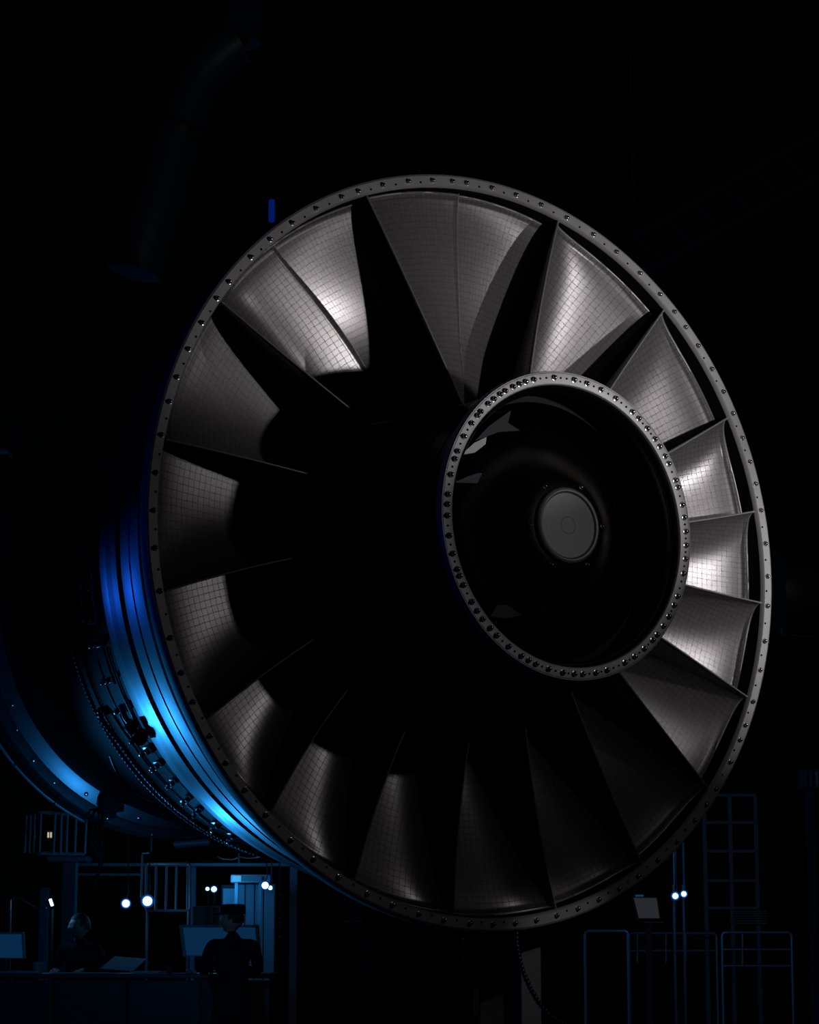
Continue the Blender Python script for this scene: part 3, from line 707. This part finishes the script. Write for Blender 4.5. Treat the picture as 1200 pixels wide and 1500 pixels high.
# people
def limb(name, joints, radii, m, parent, sub=2):
    """one continuous skinned surface; joints: dict name -> (pos, radius), edges: pairs"""
    me = bpy.data.meshes.new(name); names = list(joints)
    me.from_pydata([joints[k] for k in names], [(names.index(a), names.index(b)) for a, b in radii['edges']], [])
    o = bpy.data.objects.new(name, me); C.objects.link(o); o.parent = parent
    me.materials.append(m)
    sk = o.modifiers.new('skin', 'SKIN'); sk.use_smooth_shade = True
    for i, k in enumerate(names):
        v = me.skin_vertices[0].data[i]; r = radii['r'][k]
        v.radius = r if isinstance(r, tuple) else (r, r); v.use_root = (k == radii['root'])
    ss = o.modifiers.new('sub', 'SUBSURF'); ss.levels = sub; ss.render_levels = sub
    return o
def head_mesh():
    """a head about 0.235 m tall facing -y with brow, nose, lips and chin"""
    bm = nb(); NV_, NU_ = 28, 32; rows = []
    for v in range(NV_+1):
        ph = math.pi*v/NV_; z = 0.118*math.cos(ph); s = math.sin(ph); row = []
        for u in range(NU_):
            a = 2*math.pi*u/NU_; x = math.sin(a); y = -math.cos(a)      # a = 0 faces -y
            wx, wy = 0.077, 0.098
            if z < 0: wx *= 1-0.28*(-z/0.118)**1.3; 
            p = Vector((x*s*wx, y*s*wy, z))
            if y > 0 and z < -0.02: p.y *= 1-0.45*min(1, (-z-0.02)/0.08)
            front = max(0, -y)**6
            p.y += -front*0.017*math.exp(-((z+0.018)/0.020)**2)*math.exp(-(p.x/0.012)**2)      # nose tip
            p.y += -front*0.008*math.exp(-((z-0.005)/0.025)**2)*math.exp(-(p.x/0.010)**2)      # bridge
            p.y += -front*0.006*math.exp(-((z-0.030)/0.010)**2)                                 # brow
            p.y += front*0.010*math.exp(-((z-0.008)/0.011)**2)*math.exp(-((abs(p.x)-0.031)/0.013)**2)   # sockets
            p.y += -front*0.007*math.exp(-((z+0.052)/0.007)**2)*math.exp(-(p.x/0.024)**2)      # lips
            p.y += -front*0.012*math.exp(-((z+0.092)/0.016)**2)*math.exp(-(p.x/0.026)**2)      # chin
            row.append(bm.verts.new(p))
        rows.append(row)
    for v in range(NV_):
        for u in range(NU_):
            bm.faces.new((rows[v][u], rows[v+1][u], rows[v+1][(u+1) % NU_], rows[v][(u+1) % NU_]))
    bmesh.ops.remove_doubles(bm, verts=bm.verts, dist=0.0008)
    bmesh.ops.recalc_face_normals(bm, faces=bm.faces)
    return bm
def person(loc, rz, label, head_turn, cap_on, height=1.75, pose='stand', group=None):
    t = thing('person', label, 'person', loc, rz, group)
    k = height/1.75
    V = lambda x, y, z: (x*k, y*k, z*k)
    lean = 0.0
    J = {'pelvis': V(0, 0, 0.95), 'waist': V(0, -0.01, 1.10), 'chest': V(0, -0.01, 1.28), 'neck': V(0, 0.0, 1.46), 'neck2': V(0, -0.015, 1.53)}
    R = {'pelvis': (0.16*k, 0.11*k), 'waist': (0.145*k, 0.105*k), 'chest': (0.17*k, 0.115*k), 'neck': (0.065*k, 0.06*k), 'neck2': (0.055*k, 0.055*k)}
    E_ = [('pelvis', 'waist'), ('waist', 'chest'), ('chest', 'neck'), ('neck', 'neck2')]
    for s, n in ((-1, 'l'), (1, 'r')):
        J['sh'+n] = V(s*0.19, 0.0, 1.42); R['sh'+n] = 0.068*k
        J['el'+n] = V(s*0.25, -0.06, 1.17); R['el'+n] = 0.048*k
        J['wr'+n] = V(s*0.15, -0.26, 1.21); R['wr'+n] = 0.030*k
        J['hip'+n] = V(s*0.10, 0, 0.88); R['hip'+n] = 0.095*k
        J['kn'+n] = V(s*0.11, -0.02, 0.50); R['kn'+n] = 0.062*k
        J['an'+n] = V(s*0.12, 0.02, 0.09); R['an'+n] = 0.042*k
        J['to'+n] = V(s*0.13, -0.15, 0.04); R['to'+n] = 0.038*k
        E_ += [('chest', 'sh'+n), ('sh'+n, 'el'+n), ('el'+n, 'wr'+n), ('pelvis', 'hip'+n), ('hip'+n, 'kn'+n), ('kn'+n, 'an'+n), ('an'+n, 'to'+n)]
    limb('body', J, {'r': R, 'edges': E_, 'root': 'pelvis'}, M['cloth'], t)
    for s in (-1, 1):
        b_ = Vector(V(s*0.15, -0.26, 1.21)); fw = Vector((-s*0.25, -0.95, -0.12)).normalized(); sd = Vector((s*1.0, -0.25, 0)).normalized()
        J = {'w': tuple(b_), 'p': tuple(b_+fw*0.05)}; R = {'w': (0.026, 0.02), 'p': (0.034, 0.015)}; E_ = [('w', 'p')]
        for q, (o_, ln) in enumerate(((-0.030, 0.068), (-0.010, 0.078), (0.010, 0.072), (0.029, 0.056))):
            a0 = b_+fw*0.085+sd*o_; a1 = a0+fw*ln*0.5+Vector((0, 0, -0.012)); a2 = a1+fw*ln*0.35+Vector((0, 0, -0.030))
            J['a%d' % q] = tuple(a0); J['b%d' % q] = tuple(a1); J['c%d' % q] = tuple(a2)
            R['a%d' % q] = 0.009; R['b%d' % q] = 0.0085; R['c%d' % q] = 0.007
            E_ += [('p', 'a%d' % q), ('a%d' % q, 'b%d' % q), ('b%d' % q, 'c%d' % q)]
        a0 = b_+fw*0.03-sd*0.035; a1 = a0+fw*0.035-sd*0.012+Vector((0, 0, -0.01)); J['t0'] = tuple(a0); J['t1'] = tuple(a1); R['t0'] = 0.011; R['t1'] = 0.009
        E_ += [('w', 't0'), ('t0', 't1')]
        limb('hand', J, {'r': R, 'edges': E_, 'root': 'w'}, M['skin'], t, 1)
    hz = 1.625*k
    h = obj('head', head_mesh(), M['skin'], t, smooth=180); h.location = (0, -0.03*k, hz); h.rotation_euler = (0, 0, head_turn)
    for s in (-1, 1):
        b = nb(); lathe(b, [(0, 0.006), (0.008, 0.005), (0.014, 0.001), (0.016, -0.004), (0.010, -0.01)], 12)
        e = obj('ear', b, M['skin'], h, smooth=60); e.location = (s*0.076, 0.008, 0.0); e.scale = (1, 1.1, 1); e.rotation_euler = (0, s*math.pi/2, 0)
        b = nb(); bmesh.ops.create_uvsphere(b, u_segments=10, v_segments=8, radius=0.0115); e = obj('eye', b, M['paper'], h, smooth=180); e.location = (s*0.031, -0.074, 0.008)
    # hair shell
    b = head_mesh()
    bmesh.ops.scale(b, vec=(1.07, 1.06, 1.06), verts=b.verts)
    dl = [v for v in b.verts if (v.co.y < -0.035 and v.co.z < 0.062) or (v.co.z < -0.04) or (v.co.y < 0.01 and v.co.z < -0.005)]
    bmesh.ops.delete(b, geom=dl, context='VERTS'); obj('hair', b, M['hair'], h, smooth=180)
    if cap_on:
        b = nb()
        for kk in range(1): pass
        rings = []
        for z, s_ in ((0.045, 1.0), (0.075, 0.99), (0.105, 0.96), (0.124, 0.88), (0.130, 0.5), (0.131, 0.0)):
            if s_ == 0: rings.append([b.verts.new((0, 0.005, z))]); continue
            rings.append([b.verts.new((0.092*s_*math.sin(2*math.pi*q/24), 0.005-0.112*s_*math.cos(2*math.pi*q/24), z)) for q in range(24)])
        for A, B in zip(rings, rings[1:]):
            for q in range(24):
                f = []
                for v in (A[q], A[(q+1) % 24], B[(q+1) % len(B)], B[q % len(B)]):
                    if v not in f: f.append(v)
                b.faces.new(f)
        cp = obj('cap', b, M['cloth'], h, smooth=60)
        b = nb(); top_, bot = [], []
        for q in range(9):
            a = math.pi*q/8
            top_.append((0.078*math.cos(a), -0.085-0.085*math.sin(a), 0.052-0.012*math.sin(a)))
        vs = [b.verts.new(p_) for p_ in top_]; b.faces.new(vs)
        r_ = bmesh.ops.extrude_face_region(b, geom=b.faces[:]); bmesh.ops.translate(b, vec=(0, 0, 0.005), verts=[g for g in r_['geom'] if isinstance(g, bmesh.types.BMVert)])
        obj('cap_peak', b, M['cloth'], h)
    return t
pm = at(341, 1391, 20.55)
person((pm.x, 20.55, 0), rad(180+18), 'standing worker in a peaked cap seen from behind in front of the wide monitor', rad(62), True, 1.70)
pm = at(118, 1391, 22.42)
person((pm.x, 22.42, 0), rad(-15), 'dark-haired worker behind the desk with one lit cheek, below the left column', rad(-50), False, 1.66)

# right side: grey screen, barriers, lamp poles, rack
t = local_thing('monitor', 'dim grey square monitor low at right, beside the pair of blue lamps', 'monitor', 948, 22.6)
b = nb(); vs = [at(926, 1312, 22.6), at(964, 1313, 22.6), at(969, 1347, 22.6), at(934, 1347, 22.6)]
def slabw(p, th):
    bm = nb(); v = [bm.verts.new(Vector(q)) for q in p]+[bm.verts.new(Vector(q)+Vector((0, th, 0))) for q in p]
    bm.faces.new(v[0:4][::-1]); bm.faces.new(v[4:8])
    for k in range(4): bm.faces.new((v[k], v[(k+1) % 4], v[4+(k+1) % 4], v[4+k]))
    bmesh.ops.recalc_face_normals(bm, faces=bm.faces); return bm
b.free(); put(obj('casing', slabw(vs, 0.06), M['dplastic'], t), t)
vs = [at(928.5, 1315, 22.59), at(962, 1315.5, 22.59), at(966.5, 1345, 22.59), at(936, 1345, 22.59)]; put(obj('screen', slabw(vs, 0.005), M['screen2'], t), t)
b = nb(); quadbox(b, 931, 1310.5, 943, 1313.5, 22.58, 0.03, 0.003); put(obj('status_light', b, M['stripdim'], t), t)
b = nb(); c = at(950, 1347, 22.65); box(b, (c.x, 22.66, c.z/2), (0.06, 0.05, c.z)); box(b, (c.x, 22.66, 0.015), (0.4, 0.3, 0.03)); put(obj('stand_post', b, M['dplastic'], t), t)
b = nb(); quadbox(b, 946, 1350, 972, 1352.5, 22.5, 0.2, 0.003); put(obj('shelf', b, M['steel'], t), t)
def barrier(x0, x1, yt, yb, Y, label, mids=(0.55,), ups=()):
    t = local_thing('guard_rail', label, 'railing', (x0+x1)/2, Y)
    P = [at(x0, yb, Y), at(x0, yt+5, Y), at(x0+1.5, yt+1.5, Y), at(x0+5, yt, Y), at(x1-5, yt, Y), at(x1-1.5, yt+1.5, Y), at(x1, yt+5, Y), at(x1, yb, Y)]
    P[0].z = 0; P[-1].z = 0
    b = nb(); tube(b, P, 0.013, 8); put(obj('tube_frame', b, M['rail'], t), t)
    for f in mids:
        b = nb(); y = yt+(yb-yt)*f; bar(b, at(x0, y, Y), at(x1, y, Y), 0.010); put(obj('middle_rail', b, M['rail'], t), t)
    for px in ups:
        b = nb(); bar(b, at(px, yt, Y), at(px, yb, Y), 0.009); put(obj('upright_bar', b, M['rail'], t), t)
barrier(857, 920, 1364, 1408, 23.5, 'dim rounded barrier directly below the right of the ring', (), ())
barrier(922, 1050, 1367, 1410, 25.0, 'very dim low barrier below the grey monitor', (0.6,), (934, 976, 1005))
barrier(1058, 1160, 1366, 1416, 24.0, 'dim two-rail barrier at the lower right', (0.5, 0.98), (1088,))
for px, lab in ((987, 'left of two thin blue-lit conduits rising above the right lamps'), (1001, 'right of two thin blue-lit conduits rising above the right lamps')):
    b = nb(); quadbox(b, px-1.7, 1200, px+1.7, 1296, 23.6, 0.03); p = at(px, 1296, 23.6); box(b, (p.x, 23.615, p.z/2), (0.022, 0.03, p.z)); tag(obj('conduit', b, M['steel']), lab, 'pipe')
t = local_thing('equipment_rack', 'tall dim open rack of shelves and pipes right of the ring', 'rack', 1075, 25.5)
rk = at(1036, 1391, 25.5).x; rk1 = at(1112, 1391, 25.5).x; rz_ = at(1075, 1165, 25.5).z
for x in (rk, (rk+rk1)/2, rk1):
    b = nb(); box(b, (x, 25.5, rz_/2), (0.04, 0.04, rz_)); put(obj('upright', b, M['steel'], t), t)
for py in (1165, 1205, 1247, 1290, 1330):
    z = at(1075, py, 25.5).z; b = nb(); box(b, ((rk+rk1)/2, 25.6, z), (rk1-rk, 0.3, 0.03)); put(obj('shelf', b, M['steel'], t), t)
for k in range(6):
    z = at(1075, 1335+k*3.5, 25.4).z; b = nb(); box(b, ((rk+rk1)/2+0.18, 25.42, z), (0.34, 0.03, 0.012)); put(obj('slat', b, M['steel'], t), t)
t = local_thing('wall_cabinet', 'small pale ribbed cabinet high at the right edge', 'cabinet', 1190, 26)
b = nb(); quadbox(b, 1174, 1126, 1212, 1154, 26, 0.3, 0.01); put(obj('body', b, M['steel'], t), t)
for px in (1181, 1189, 1197): 
    b = nb(); quadbox(b, px-2.5, 1129, px+2.5, 1151, 25.97, 0.03, 0.004); put(obj('rib', b, M['rail'], t), t)
b = nb(); p = at(1190, 1154, 26); box(b, (p.x, 26.2, p.z/2), (0.08, 0.08, p.z)); put(obj('post', b, M['steel'], t), t)
# big ducts in the dark overhead
t = thing('ventilation_duct', 'huge dark blue duct leaning down from the ceiling at upper left', 'duct', base_at(240, 17))
b = nb(); tube(b, [at(345, 60, 17), at(318, 80, 17), at(290, 110, 17), at(272, 150, 17), at(262, 185, 17)], 0.19, 20); put(obj('upper_elbow', b, M['duct'], t, smooth=50), t)
b = nb(); tube(b, [at(262, 185, 17), at(255, 193, 17)], 0.22, 24); put(obj('joint_flange', b, M['darkcase'], t, smooth=50), t)
b = nb(); tube(b, [at(256, 192, 17), at(236, 270, 17), at(213, 340, 17), at(196, 400, 17)], 0.20, 20); put(obj('lower_pipe', b, M['duct'], t, smooth=50), t)
b = nb(); bar(b, at(345, 60, 17), Vector((at(345, 60, 17).x+0.8, 17, HZ)), 0.19, 20); put(obj('riser', b, M['duct'], t, smooth=50), t)
t = thing('side_duct', 'dark horizontal duct with a bright blue lower edge at the left border', 'duct', base_at(0, 15))
b = nb(); tube(b, [at(-60, 640, 15), at(17, 645, 15)], 0.09, 20); put(obj('pipe', b, M['case'], t, smooth=50), t)
b = nb(); tube(b, [at(17, 645, 15), at(22, 645.5, 15)], 0.11, 20); put(obj('end_flange', b, M['darkcase'], t, smooth=50), t)
b = nb(); p = at(-55, 640, 15); bar(b, p, Vector((p.x, p.y, HZ)), 0.02); put(obj('hanger', b, M['darkcase'], t), t)
t = thing('intake_silencer', 'huge dark ribbed drum barely visible at the right border', 'drum', base_at(1190, 16))
b = nb(); c = at(1205, 865, 16)
tube(b, [c+Vector((-0.29, 0, 0)), c+Vector((-0.27, 0, 0)), c+Vector((0.9, 0.6, 0))], [0.27, 0.30, 0.30], 40); put(obj('drum_body', b, M['darkcase'], t, smooth=50), t)
b = nb(); p = c+Vector((0.4, 0.3, 0)); box(b, (p.x, p.y, p.z/2-0.14), (0.15, 0.15, p.z-0.28)); put(obj('support_post', b, M['darkcase'], t), t)
t = thing('roof_truss', 'faint dark roof truss running across the upper right', 'truss', (at(1080, 290, 22).x, 22, 0))
c0, c1 = at(930, 345, 22), at(1230, 175, 22); d0, d1 = at(930, 405, 22), at(1230, 240, 22)
for a, c in ((c0, c1), (d0, d1)):
    b = nb(); bar(b, a, c, 0.05, 8); put(obj('chord', b, M['wall'], t), t)
for k in range(7):
    b = nb(); f, g = k/7, (k+1)/7; bar(b, c0.lerp(c1, f), d0.lerp(d1, g), 0.025, 6); put(obj('brace', b, M['wall'], t), t)
for a in (c0, c1):
    b = nb(); bar(b, a, Vector((a.x, a.y, HZ)), 0.03, 6); put(obj('hanger', b, M['wall'], t), t)
